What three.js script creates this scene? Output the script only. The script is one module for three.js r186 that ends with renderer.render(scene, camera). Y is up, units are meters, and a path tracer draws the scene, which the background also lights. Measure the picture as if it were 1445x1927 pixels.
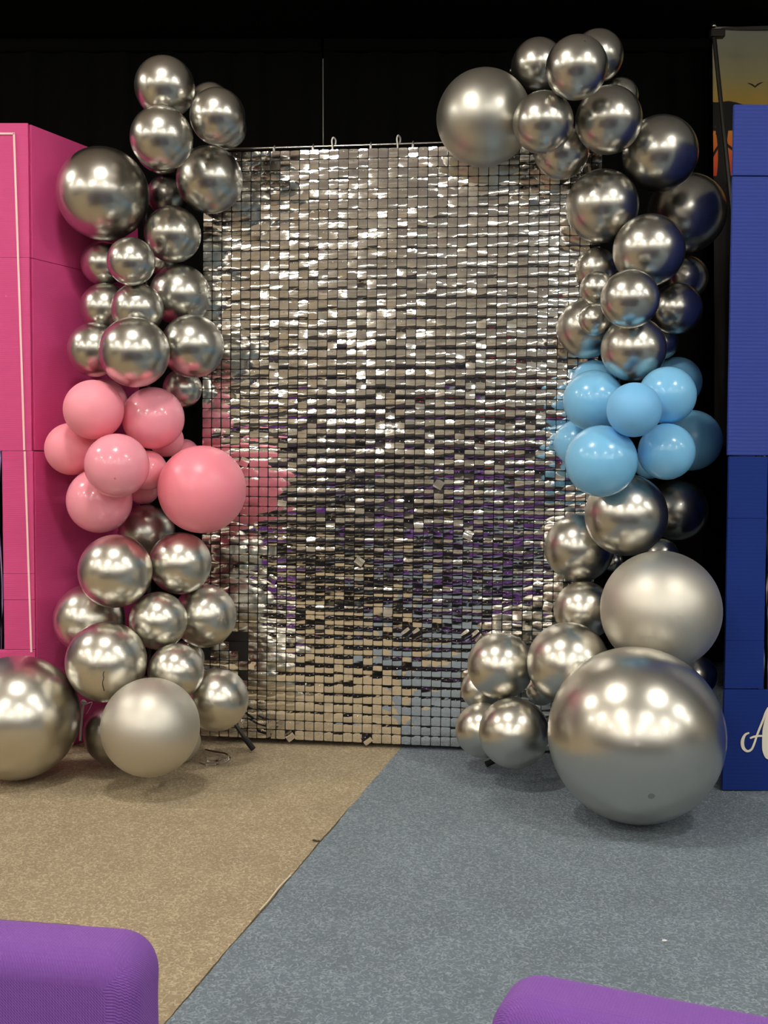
import * as THREE from 'three';
import { RoundedBoxGeometry } from 'three/addons/geometries/RoundedBoxGeometry.js';
import { mergeGeometries } from 'three/addons/utils/BufferGeometryUtils.js';
import { ImprovedNoise } from 'three/addons/math/ImprovedNoise.js';
import { RectAreaLightUniformsLib } from 'three/addons/lights/RectAreaLightUniformsLib.js';

// ---------- camera, light, exposure ----------
const scene = new THREE.Scene();
scene.background = new THREE.Color(0x000000);
const camera = new THREE.PerspectiveCamera(2 * Math.atan(963.5 / 2000) * 180 / Math.PI, 1445 / 1927, 0.05, 60);
camera.position.set(0, 1.1, 4.3);
camera.rotation.x = -2.09 * Math.PI / 180;
const renderer = new THREE.WebGLRenderer({ antialias: true });
renderer.toneMapping = THREE.LinearToneMapping;
renderer.toneMappingExposure = 0.89;
renderer.shadowMap.enabled = true;
RectAreaLightUniformsLib.init();
const LAMP_COLOR = new THREE.Color().setRGB(1.0, 0.945, 0.85), LAMP_RADIANCE = 104, LAMP_SIZE = 0.25, CEILING = 3.5;
const LAMP_GLOW = 62;

// ---------- helpers ----------
let seed = 20251;
const rnd = () => { seed = (seed * 1664525 + 1013904223) >>> 0; return seed / 4294967296; };
const gauss = () => (rnd() + rnd() + rnd() + rnd() - 2) * 1.732;
const perlin = new ImprovedNoise();
const used = {};
function numbered(n) { const k = used[n] = (used[n] ?? -1) + 1; return k ? n + '_' + String(k).padStart(3, '0') : n; }
function shade(o) { o.castShadow = o.receiveShadow = true; return o; }
function part(name, geometry, material, parent) { const m = shade(new THREE.Mesh(geometry, material)); m.name = name; parent.add(m); return m; }
function thing(name, label, category, [x, y, z] = [0, 0, 0], turn = 0, group) {
  const o = new THREE.Group(); o.name = numbered(name); o.position.set(x, y, z); o.rotation.y = turn;
  o.userData = { label, category }; if (group) o.userData.group = group;
  scene.add(o); return o;
}
function struct(name, geometry, material, label) {
  const m = shade(new THREE.Mesh(geometry, material)); m.name = name; m.userData = { kind: 'structure' };
  if (label) m.userData.label = label;
  scene.add(m); return m;
}
const std = (o) => new THREE.MeshStandardMaterial(o), phys = (o) => new THREE.MeshPhysicalMaterial(o);
const lin = (r, g, b) => new THREE.Color().setRGB(r, g, b);
function box(x0, y0, z0, x1, y1, z1, r = 0) {
  const w = x1 - x0, h = y1 - y0, d = z1 - z0;
  const g = r ? new RoundedBoxGeometry(w, h, d, 2, r) : new THREE.BoxGeometry(w, h, d);
  return g.translate((x0 + x1) / 2, (y0 + y1) / 2, (z0 + z1) / 2);
}
function tube(points, radius, seg = 24, around = 8) {
  return new THREE.TubeGeometry(new THREE.CatmullRomCurve3(points.map((p) => new THREE.Vector3(...p))), seg, radius, around);
}
function bar(a, b, r, around = 12) {
  const A = new THREE.Vector3(...a), B = new THREE.Vector3(...b), d = B.clone().sub(A);
  const g = new THREE.CylinderGeometry(r, r, d.length(), around);
  g.applyQuaternion(new THREE.Quaternion().setFromUnitVectors(new THREE.Vector3(0, 1, 0), d.normalize()));
  return g.translate((A.x + B.x) / 2, (A.y + B.y) / 2, (A.z + B.z) / 2);
}
function plain(g) { const n = g.index ? g.toNonIndexed() : g; for (const k of Object.keys(n.attributes)) if (!['position', 'normal', 'uv'].includes(k)) n.deleteAttribute(k); return n; }
const join = (...gs) => mergeGeometries(gs.map(plain));
function dataTexture(n, fill, srgb, repeat = 1) {
  const a = new Uint8Array(n * n * 4); fill(a, n);
  const t = new THREE.DataTexture(a, n, n); t.wrapS = t.wrapT = THREE.RepeatWrapping; t.magFilter = THREE.LinearFilter; t.minFilter = THREE.LinearMipmapLinearFilter;
  if (srgb) t.colorSpace = THREE.SRGBColorSpace; t.repeat.set(repeat, repeat); t.needsUpdate = true; return t;
}

// ---------- carpets ----------
// short curled yarn strokes, drawn into a height field that also shades the yarn colour
function yarnField(n, strokes, len) {
  const f = new Float32Array(n * n).fill(0.35);
  for (let s = 0; s < strokes; s++) {
    let x = rnd() * n, y = rnd() * n, a = rnd() * 6.283; const v = 0.25 + 0.75 * rnd(), bend = (rnd() - 0.5) * 0.5, L = len * (0.6 + rnd() * 0.8);
    for (let k = 0; k < L; k++) {
      for (let dy = -2; dy <= 2; dy++) for (let dx = -2; dx <= 2; dx++) {
        const w = Math.max(0, 1 - Math.hypot(dx, dy) / 2.4), i = ((Math.floor(y + dy) + 2 * n) % n) * n + (Math.floor(x + dx) + 2 * n) % n;
        f[i] += (v - f[i]) * w * 0.7;
      }
      x += Math.cos(a); y += Math.sin(a); a += bend * 0.25;
    }
  }
  return f;
}
const YARN = 1024, yarn = yarnField(YARN, 34000, 8);
function carpetMaterial(dark, light, fleck) {
  const map = dataTexture(YARN, (a, n) => {
    for (let i = 0; i < n * n; i++) {
      const x = i % n, y = (i / n) | 0;
      const t = Math.min(1, Math.max(0, (yarn[i] - 0.25) * 1.5)), big = 0.5 + 0.5 * perlin.noise(x / 128, y / 128, fleck) ;
      for (let c = 0; c < 3; c++) a[i * 4 + c] = Math.min(255, (dark[c] + (light[c] - dark[c]) * t) * (0.95 + 0.1 * big));
      a[i * 4 + 3] = 255;
    }
  }, true, 1 / 1.1);
  const bump = dataTexture(YARN, (a, n) => { for (let i = 0; i < n * n; i++) { a[i * 4] = a[i * 4 + 1] = a[i * 4 + 2] = Math.min(255, yarn[i] * 255); a[i * 4 + 3] = 255; } }, false, 1 / 1.1);
  return std({ map, bumpMap: bump, bumpScale: 0.004, roughness: 0.96, metalness: 0 });
}
const beige = carpetMaterial([142, 127, 101], [196, 182, 152], 0.3), blueGrey = carpetMaterial([97, 109, 119], [149, 162, 172], 7.7);
const seamX = (z) => 0.0861 - 0.2367 * z;
function carpet(side) {
  const s = new THREE.Shape(), pts = [];
  const gap = (z) => (z > 0.7 && z < 2.6 ? Math.max(0, 0.0035 * perlin.noise(z * 3.1, 2.2, 0) + 0.0018) : 0.0003);
  const wob = (z) => (z > -1 && z < 3 ? 0.004 * perlin.noise(z * 7, 0.5, 1) + 0.002 * perlin.noise(z * 31, 4.5, 1) : 0);
  for (let z = -1.9; z <= 18.01; z += z > -1 && z < 3 ? 0.02 : 0.5) pts.push([seamX(z) + wob(z) + side * gap(z), z]);
  s.moveTo(side * 9.5, -1.9); for (const [x, z] of pts) s.lineTo(x, z); s.lineTo(side * 9.5, 18);
  return new THREE.ExtrudeGeometry(s, { depth: 0.012, bevelEnabled: false }).rotateX(Math.PI / 2);   // (x, z) plan, top at y = 0
}
// ---------- room ----------
const black = phys({ color: lin(0.004, 0.004, 0.0036), roughness: 0.95, specularIntensity: 0.3 });
const wallPaint = std({ color: lin(0.46, 0.42, 0.36), roughness: 0.9 }), darkPaint = std({ color: lin(0.045, 0.04, 0.042), roughness: 0.85 });
const ceilingPaint = std({ color: lin(0.90, 0.86, 0.79), roughness: 0.95 });
struct('floor', box(-9.6, -0.16, -2.0, 9.6, -0.013, 18.2), std({ color: lin(0.02, 0.017, 0.014), roughness: 1 }), 'dark subfloor under the two carpets');
struct('floor_001', carpet(-1), beige, 'speckled beige loop carpet on the pink box side of the diagonal seam');
struct('floor_002', carpet(1), blueGrey, 'speckled blue grey loop carpet on the blue box side of the diagonal seam');
struct('ceiling', box(-9.6, CEILING, -2.0, 9.6, CEILING + 0.15, 18.2), ceilingPaint);
struct('ceiling_001', box(-9.5, 3.41, -1.85, 9.5, CEILING - 0.001, -0.45), black, 'black soffit above the drapes');
struct('wall_back', box(-9.6, -0.013, -2.0, 9.6, CEILING, -1.86), black);
struct('wall_left', box(-9.6, -0.013, -1.86, -9.5, CEILING, 18), wallPaint);
struct('wall_right', box(9.5, -0.013, -1.86, 9.6, CEILING, 18), wallPaint);
struct('wall_front', box(-9.6, -0.013, 18, 9.6, CEILING, 18.15), wallPaint);
struct('trim_2', box(-9.5, 0, 4.5, -9.46, 2.0, 17.95), darkPaint);  // dark bands added along the walls to darken what the shimmer tiles mirror
struct('trim_3', box(9.46, 0, 4.5, 9.5, 2.0, 17.95), darkPaint);
struct('trim_1', box(-9.5, 0, 17.95, 9.5, 2.0, 18), darkPaint);

// ---------- ceiling lights: a lattice turned 18 degrees to the photograph's view ----------
const lampRing = std({ color: lin(0.7, 0.7, 0.68), roughness: 0.5 });
const lampGlow = std({ color: lin(0.8, 0.8, 0.8), emissive: LAMP_COLOR, emissiveIntensity: LAMP_GLOW });
const ringShape = new THREE.LatheGeometry([[0.0, 0], [0.25, 0], [0.27, -0.01], [0.275, -0.05], [0.262, -0.058], [0.25, -0.05], [0.248, -0.03], [0, -0.03]].map(([x, y]) => new THREE.Vector2(x, y)), 32);
const discShape = new THREE.LatheGeometry([[0, -0.15], [0.115, -0.148], [0.138, -0.138], [0.148, -0.12], [0.15, -0.031]].map(([x, y]) => new THREE.Vector2(x, y)), 32);
for (let i = -3; i <= 4; i++) for (let j = 0; j <= 5; j++) {
  const x = -0.8 + 2.7 * i - 0.95 * j, z = 1.9 + 0.9 * i + 2.85 * j;
  if (Math.abs(x) > 8.8 || z < 0.2 || z > 17) continue;
  const t = thing('ceiling_light', 'round white ceiling light glowing on the pale ceiling above the carpets', 'ceiling light', [x, CEILING, z], 0, 'ceiling lights in the hall');
  part('housing', ringShape, lampRing, t); part('diffuser', discShape, lampGlow, t);
  const l = new THREE.RectAreaLight(LAMP_COLOR, LAMP_RADIANCE, LAMP_SIZE, LAMP_SIZE);
  l.name = 'lamp'; l.position.set(x, CEILING - 0.16, z); l.rotation.x = -Math.PI / 2; scene.add(l);
}

// ---------- black drapes ----------
const drapeCloth = phys({ color: lin(0.0022, 0.0022, 0.0021), roughness: 0.95, specularIntensity: 0.25, side: THREE.DoubleSide });
function drape(x0, x1, y0, y1, z, label, phase) {
  const nx = Math.round((x1 - x0) / 0.02), ny = 12, pos = [], idx = [];
  for (let j = 0; j <= ny; j++) for (let i = 0; i <= nx; i++) {
    const x = x0 + (x1 - x0) * i / nx, v = j / ny;
    const a = x * 26 + phase + 1.6 * perlin.noise(x * 2, phase, 0), fold = 0.022 * Math.sin(a) + 0.012 * Math.sin(a * 2.3 + 1);
    pos.push(x, y0 + (y1 - y0) * v, z + fold * (1 - 0.5 * v) );
  }
  for (let j = 0; j < ny; j++) for (let i = 0; i < nx; i++) { const a = j * (nx + 1) + i, b = a + nx + 1; idx.push(a, a + 1, b + 1, a, b + 1, b); }
  const g = new THREE.BufferGeometry(); g.setAttribute('position', new THREE.Float32BufferAttribute(pos, 3)); g.setIndex(idx); g.computeVertexNormals();
  const t = thing('drape', label, 'drape', [0, 0, 0]);
  part('cloth', g, drapeCloth, t); part('rod_pocket', box(x0, y1 - 0.07, z - 0.03, x1, y1, z + 0.03, 0.02), drapeCloth, t);
  return t;
}
drape(-4.2, -0.329, 0.01, 3.39, -1.4, 'black floor-length drape behind the pink-cluster garland, ending at the thin slit', 0.4);
drape(-0.319, 1.72, 0.01, 3.39, -1.4, 'black floor-length drape behind the blue-cluster garland, beside the sunset banner', 2.1);
drape(1.73, 4.2, 0.01, 2.6, -0.96, 'lower black drape covering the foot of the sunset banner, beside the blue box', 3.3);
{
  const t = thing('drape_stand', 'thin metal drape upright showing as a pale line in the slit between the drapes', 'stand', [-0.324, 0, -1.43]);
  part('upright', bar([0, 0, 0], [0, 3.3, 0], 0.004), std({ color: lin(0.8, 0.8, 0.78), roughness: 0.35, metalness: 0.6 }), t);
  part('base', new THREE.CylinderGeometry(0.12, 0.14, 0.02, 20).translate(0, 0.01, -0.16), black, t);
}

// ---------- sunset banner and leaning pole ----------
{
  const c = document.createElement('canvas'); c.width = 768; c.height = 1024; const g = c.getContext('2d');
  const PX = 768 / 1.5, PY = 1024 / 2.1;                       // banner is 1.5 m x 2.1 m
  const sky = g.createLinearGradient(0, 0, 0, 0.66 * PY);
  sky.addColorStop(0, '#8f9184'); sky.addColorStop(0.35, '#9a916a'); sky.addColorStop(0.65, '#b58d2c'); sky.addColorStop(0.86, '#c98a10'); sky.addColorStop(1, '#d8781a');
  g.fillStyle = sky; g.fillRect(0, 0, 768, 1024);
  const lake = g.createLinearGradient(0, 0.51 * PY, 0, 0.76 * PY); lake.addColorStop(0, '#d98a2e'); lake.addColorStop(0.5, '#d8622a'); lake.addColorStop(1, '#c83a24');
  g.fillStyle = '#120d0a';                                      // hill, ground
  g.beginPath(); g.moveTo(0, 0.372 * PY); g.bezierCurveTo(0.05 * PX, 0.378 * PY, 0.07 * PX, 0.362 * PY, 0.1 * PX, 0.372 * PY); g.bezierCurveTo(0.16 * PX, 0.38 * PY, 0.2 * PX, 0.42 * PY, 0.3 * PX, 0.43 * PY); g.lineTo(768, 0.44 * PY); g.lineTo(768, 1024); g.lineTo(0, 1024); g.fill();
  g.fillStyle = lake; g.fillRect(0, 0.515 * PY, 0.8 * PX, 0.225 * PY);
  g.strokeStyle = '#120d0a'; g.fillStyle = '#120d0a'; g.lineCap = 'round';
  for (let k = 0; k < 60; k++) { const x = rnd() * 0.6 * PX, h = (0.01 + 0.03 * rnd()) * PY; g.lineWidth = 1.5; g.beginPath(); g.moveTo(x, 0.52 * PY); g.lineTo(x + (rnd() - 0.5) * 8, 0.52 * PY + h * 0.35); g.stroke(); g.strokeStyle = k % 2 ? '#120d0a' : '#5a5140'; g.beginPath(); g.moveTo(x, 0.515 * PY); g.lineTo(x + (rnd() - 0.5) * 6, 0.515 * PY - h * 0.7); g.stroke(); g.strokeStyle = '#120d0a'; }
  g.beginPath(); g.moveTo(0.010 * PX, 0.5 * PY); g.lineTo(0.080 * PX, 0.5 * PY); g.quadraticCurveTo(0.055 * PX, 0.64 * PY, 0.065 * PX, 0.75 * PY); g.lineTo(0.015 * PX, 0.75 * PY); g.quadraticCurveTo(0.035 * PX, 0.62 * PY, 0.010 * PX, 0.5 * PY); g.fill();
  g.lineWidth = 6; g.beginPath(); g.moveTo(0.040 * PX, 0.58 * PY); g.quadraticCurveTo(0.015 * PX, 0.6 * PY, -0.013 * PX, 0.66 * PY); g.moveTo(0.050 * PX, 0.57 * PY); g.quadraticCurveTo(0.085 * PX, 0.6 * PY, 0.125 * PX, 0.63 * PY); g.stroke();
  g.beginPath(); const bx = 0.215 * PX, by = 0.292 * PY; g.moveTo(bx - 0.04 * PX, by - 0.012 * PY); g.quadraticCurveTo(bx - 0.015 * PX, by - 0.012 * PY, bx, by + 0.004 * PY); g.quadraticCurveTo(bx + 0.015 * PX, by - 0.014 * PY, bx + 0.045 * PX, by - 0.016 * PY); g.quadraticCurveTo(bx + 0.018 * PX, by - 0.003 * PY, bx, by + 0.012 * PY); g.quadraticCurveTo(bx - 0.014 * PX, by, bx - 0.04 * PX, by - 0.012 * PY); g.fill();
  const map = new THREE.CanvasTexture(c); map.colorSpace = THREE.SRGBColorSpace;
  const W = 1.5, H = 2.1, cloth = new THREE.PlaneGeometry(W, H, 40, 30), p = cloth.attributes.position;
  for (let i = 0; i < p.count; i++) { const x = p.getX(i), y = p.getY(i); p.setZ(i, 0.012 * Math.sin(x * 7 + y) + 0.006 * perlin.noise(x * 5, y * 3, 2)); p.setX(i, x + (x < 0 ? (y - H / 2) * 0.012 : 0)); }
  cloth.computeVertexNormals(); cloth.translate(W / 2, -H / 2, 0);
  const t = thing('banner', 'printed cloth banner of an orange sunset with a flying bird, behind the blue box', 'banner', [1.645, 3.335, -1.12]);
  t.rotation.z = 0.03;
  part('cloth', cloth, std({ map, roughness: 0.8, side: THREE.DoubleSide }), t);
  part('hem', box(0, -0.02, -0.008, W, 0, 0.008, 0.006), std({ color: lin(0.05, 0.05, 0.045), roughness: 0.8 }), t);
  const pole = thing('pole', 'thin dark pole leaning in front of the sunset banner', 'pole', [1.865, 0, -0.62]);
  const top = [1.583 - 1.865, 3.2, -0.88 + 0.62], metal = std({ color: lin(0.03, 0.028, 0.025), roughness: 0.4, metalness: 0.5 });
  part('tube', bar([0, 0, 0], top, 0.0105), metal, pole);
  part('collar', box(top[0] - 0.02, top[1] - 0.012, top[2] - 0.02, top[0] + 0.05, top[1] + 0.025, top[2] + 0.02, 0.006), metal, pole);
  part('knob', new THREE.SphereGeometry(0.012, 16, 12).translate(top[0], top[1] + 0.045, top[2]), std({ color: lin(0.8, 0.78, 0.7), roughness: 0.2, metalness: 1 }), pole);
  part('rubber_foot', new THREE.CylinderGeometry(0.016, 0.02, 0.03, 14).translate(0, 0.015, 0), black, pole);
}

// ---------- pink and blue cardboard photo boxes ----------
function ribs(n, pitch) {
  return dataTexture(n, (a) => { for (let y = 0; y < n; y++) for (let x = 0; x < n; x++) { const i = (y * n + x) * 4, w = 0.5 + 0.5 * Math.sin(y / n * 6.2832 * 8 + 0.7 * perlin.noise(x / n * 3, y / n * 5, 3)); a[i] = a[i + 1] = a[i + 2] = 255 * (0.2 + 0.7 * w + 0.1 * rnd()); a[i + 3] = 255; } }, false, 1 / (8 * pitch));
}
function metreUV(g) {  // box-mapped uv in metres
  const p = g.attributes.position, n = g.attributes.normal, uv = new Float32Array(p.count * 2);
  for (let i = 0; i < p.count; i++) { const side = Math.abs(n.getX(i)) > 0.7, top = Math.abs(n.getY(i)) > 0.7; uv[2 * i] = side ? p.getZ(i) : p.getX(i); uv[2 * i + 1] = top ? p.getZ(i) : p.getY(i); }
  g.setAttribute('uv', new THREE.BufferAttribute(uv, 2)); return g;
}
const board = (...a) => metreUV(box(...a));
const pinkBoard = std({ color: lin(0.62, 0.058, 0.23), roughness: 0.62, bumpMap: ribs(256, 0.0075), bumpScale: 0.00025 });
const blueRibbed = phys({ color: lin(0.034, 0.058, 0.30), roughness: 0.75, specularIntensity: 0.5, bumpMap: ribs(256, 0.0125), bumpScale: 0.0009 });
const blueBoard = phys({ color: lin(0.004, 0.024, 0.185), roughness: 0.75, specularIntensity: 0.5, bumpMap: ribs(256, 0.0125), bumpScale: 0.0002 });
function tinsel(name, label, x0, x1, y0, y1, z, cols) {
  const gs = [], n = Math.round((x1 - x0) / 0.008);
  const pos = [], col = [], idx = [];
  for (let k = 0; k < n; k++) {
    const x = x0 + (x1 - x0) * (k + 0.5) / n + (rnd() - 0.5) * 0.006, zz = z + (rnd() - 0.5) * 0.03, ph = rnd() * 6, tw = 3 + rnd() * 6, w = 0.0028, c = cols[Math.floor(rnd() * cols.length)];
    const m = 46, b = pos.length / 3;
    for (let j = 0; j <= m; j++) {
      const y = y1 + (y0 - y1) * j / m, a = ph + j / m * tw * 3 + Math.sin(j * 0.9 + ph) * 0.8, xx = x + 0.004 * Math.sin(j * 0.5 + ph);
      pos.push(xx - w * Math.cos(a), y, zz - w * Math.sin(a), xx + w * Math.cos(a), y, zz + w * Math.sin(a)); col.push(...c, ...c);
      if (j < m) idx.push(b + 2 * j, b + 2 * j + 1, b + 2 * j + 3, b + 2 * j, b + 2 * j + 3, b + 2 * j + 2);
    }
  }
  const g = new THREE.BufferGeometry(); g.setAttribute('position', new THREE.Float32BufferAttribute(pos, 3)); g.setAttribute('color', new THREE.Float32BufferAttribute(col, 3)); g.setIndex(idx); g.computeVertexNormals();
  const m = shade(new THREE.Mesh(g, std({ vertexColors: true, metalness: 0.75, roughness: 0.3, side: THREE.DoubleSide }))); m.name = name;
  m.userData = { label, category: 'tinsel curtain', kind: 'stuff' }; scene.add(m); return m;
}
{
  const t = thing('photo_box', 'tall hot pink cardboard photo box with a thin pale stripe round its opening', 'photo box', [-1.35, 0, 0.22]);
  const D = 0.014, post = [[0.42, 0.613], [0.613, 0.713], [0.713, 1.186], [1.186, 1.921], [1.921, 2.427]];
  post.forEach(([a, b], k) => { const u = k > 2 ? -0.004 : 0; part('panel', board(-0.115 + (k > 2 ? -0.008 : 0), a + 0.0003, -D + 0.0010 * (k % 2), 0.004 + u, b - 0.0003, 0.0010 * (k % 2), 0.0012), pinkBoard, t); });
  for (const [a, b] of [[0.42, 1.186], [1.186, 2.148]]) part('panel', board(-1.4, a + 0.0003, -D, -1.28, b - 0.001, 0, 0.0025), pinkBoard, t);
  part('panel', board(-1.4, 2.149, -D, -0.124, 2.427, 0, 0.0025), pinkBoard, t);
  part('panel', board(-1.4, 0, -D, 0.004, 0.419, 0.001, 0.0025), pinkBoard, t);
  const turn = (g, s) => (s > 0 ? g.rotateY(Math.atan2(0.89, 0.45)).translate(0.002, 0, -0.008) : g.rotateY(Math.PI - Math.atan2(0.89, 0.45)).translate(-1.398, 0, -0.008));
  for (const s of [1, -1]) for (const [a, b] of [[0, 1.185], [1.187, 1.92], [1.92, 2.425]])
    part('side_panel', turn(board(0.004, a + 0.0006, -0.005, 0.62, b - 0.0006, 0.005, 0.002), s), pinkBoard, t);
  // pale stripe, a thin tape along the opening, slightly slanted as it is stuck on
  const tape = std({ color: lin(0.96, 0.64, 0.64), roughness: 0.6 });
  const strip = (a, b, w) => { const dx = b[0] - a[0], dy = b[1] - a[1], L = Math.hypot(dx, dy); return new RoundedBoxGeometry(w, L, 0.002, 1, 0.0009).rotateZ(-Math.atan2(dx, dy)).translate((a[0] + b[0]) / 2, (a[1] + b[1]) / 2, 0.0035); };
  for (const [a, b] of [[[-0.052, 2.388], [-0.0322, 1.447]], [[-0.0322, 1.447], [-0.0275, 1.188]], [[-0.026, 1.184], [-0.010, 0.41]], [[-0.049, 2.386], [-1.35, 2.386]], [[-1.35, 2.388], [-1.35, 0.41]]])
    part('stripe', strip(a, b, 0.008), tape, t);
  tinsel('tinsel_curtain', 'dark iridescent tinsel curtain hanging inside the pink photo box', -2.6, -1.43, 0.3, 2.35, 0.12, [[0.8, 0.75, 0.85], [0.5, 0.35, 0.75], [0.9, 0.82, 0.7], [0.25, 0.2, 0.35], [0.1, 0.1, 0.12]]);
}
{
  const t = thing('photo_box', 'tall royal blue cardboard photo box with white script lettering low on its front', 'photo box', [1.17, 0, 0.66]);
  t.rotation.z = -0.007;
  const D = 0.014;
  part('panel', board(0, 0.003, -D, 1.4, 0.355, 0, 0.003), blueBoard, t);
  for (const [a, b, dz] of [[0.358, 0.524, 0.0006], [0.524, 0.945, 0], [0.945, 1.158, 0.0006]]) part('panel', board(0.002, a + 0.0003, -D, 0.135, b - 0.0002, dz, 0.0012), blueBoard, t);
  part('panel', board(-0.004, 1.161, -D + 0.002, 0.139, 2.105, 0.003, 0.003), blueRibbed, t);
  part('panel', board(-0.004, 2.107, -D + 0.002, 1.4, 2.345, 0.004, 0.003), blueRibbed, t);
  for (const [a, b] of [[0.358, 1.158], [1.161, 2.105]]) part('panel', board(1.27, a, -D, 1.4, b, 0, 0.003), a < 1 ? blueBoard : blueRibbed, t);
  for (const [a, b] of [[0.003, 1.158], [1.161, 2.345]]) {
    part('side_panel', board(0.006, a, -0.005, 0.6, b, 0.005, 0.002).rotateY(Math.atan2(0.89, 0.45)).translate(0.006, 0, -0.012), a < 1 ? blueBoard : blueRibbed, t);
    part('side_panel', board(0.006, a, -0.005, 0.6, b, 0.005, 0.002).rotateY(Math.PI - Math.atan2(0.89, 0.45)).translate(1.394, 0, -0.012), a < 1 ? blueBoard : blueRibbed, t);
  }
  // white script A, a raised cut-out with a dark edge
  const SX = 0.0001235, ox = 0.0345, oy = 0.3295;                 // letter units to metres
  const P = (x, y) => [ox + x * SX, oy - y * SX];
  function ribbon(pts, grow) {
    const c = new THREE.CatmullRomCurve3(pts.map(([x, y]) => new THREE.Vector3(...P(x, y), 0))), n = 40, L = [], R = [], wAt = (u) => { const f = u * (pts.length - 1), i = Math.min(pts.length - 2, Math.floor(f)); return (pts[i][2] + (pts[i + 1][2] - pts[i][2]) * (f - i)) * SX / 2 + grow; };
    for (let k = 0; k <= n; k++) { const u = k / n, q = c.getPoint(u), d = c.getTangent(u), w = wAt(u); L.push([q.x - d.y * w, q.y + d.x * w]); R.unshift([q.x + d.y * w, q.y - d.x * w]); }
    const s = new THREE.Shape([...L, ...R].map(([x, y]) => new THREE.Vector2(x, y))); return s;
  }
  const strokes = [
    [[440, 1005, 40], [330, 1060, 62], [255, 1250, 100], [290, 1440, 90], [400, 1525, 62], [510, 1475, 58], [590, 1300, 56], [650, 1100, 54], [740, 850, 58], [830, 620, 60], [890, 440, 62], [960, 290, 50]],
    [[465, 1160, 46], [560, 1120, 56], [680, 1095, 54], [810, 1090, 50]],
    [[985, 290, 110], [960, 560, 150], [900, 900, 170], [890, 1250, 170], [905, 1500, 170], [975, 1680, 130], [1080, 1690, 90], [1200, 1560, 50]],
  ];
  const ink = std({ color: lin(0.006, 0.006, 0.02), roughness: 0.6 }), white = std({ color: lin(0.86, 0.80, 0.68), roughness: 0.55 });
  const ext = (s, d, z) => new THREE.ExtrudeGeometry(s, { depth: d, bevelEnabled: false, curveSegments: 6 }).translate(0, 0, z);
  part('letter_outline', join(...strokes.map((s) => ext(ribbon(s, 0.0016), 0.0012, 0))), ink, t);
  part('letter', join(...strokes.map((s, i) => ext(ribbon(s, 0), 0.0016 + i * 0.0003, 0.0008))), white, t).userData.label = 'white cursive capital A';
  tinsel('tinsel_curtain', 'silver and blue iridescent tinsel curtain hanging inside the blue photo box', 1.3, 2.4, 0.3, 2.15, 0.60, [[0.5, 0.6, 0.7], [0.2, 0.5, 0.5], [0.6, 0.6, 0.6], [0.1, 0.12, 0.2], [0.7, 0.5, 0.6]]);
}

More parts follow.
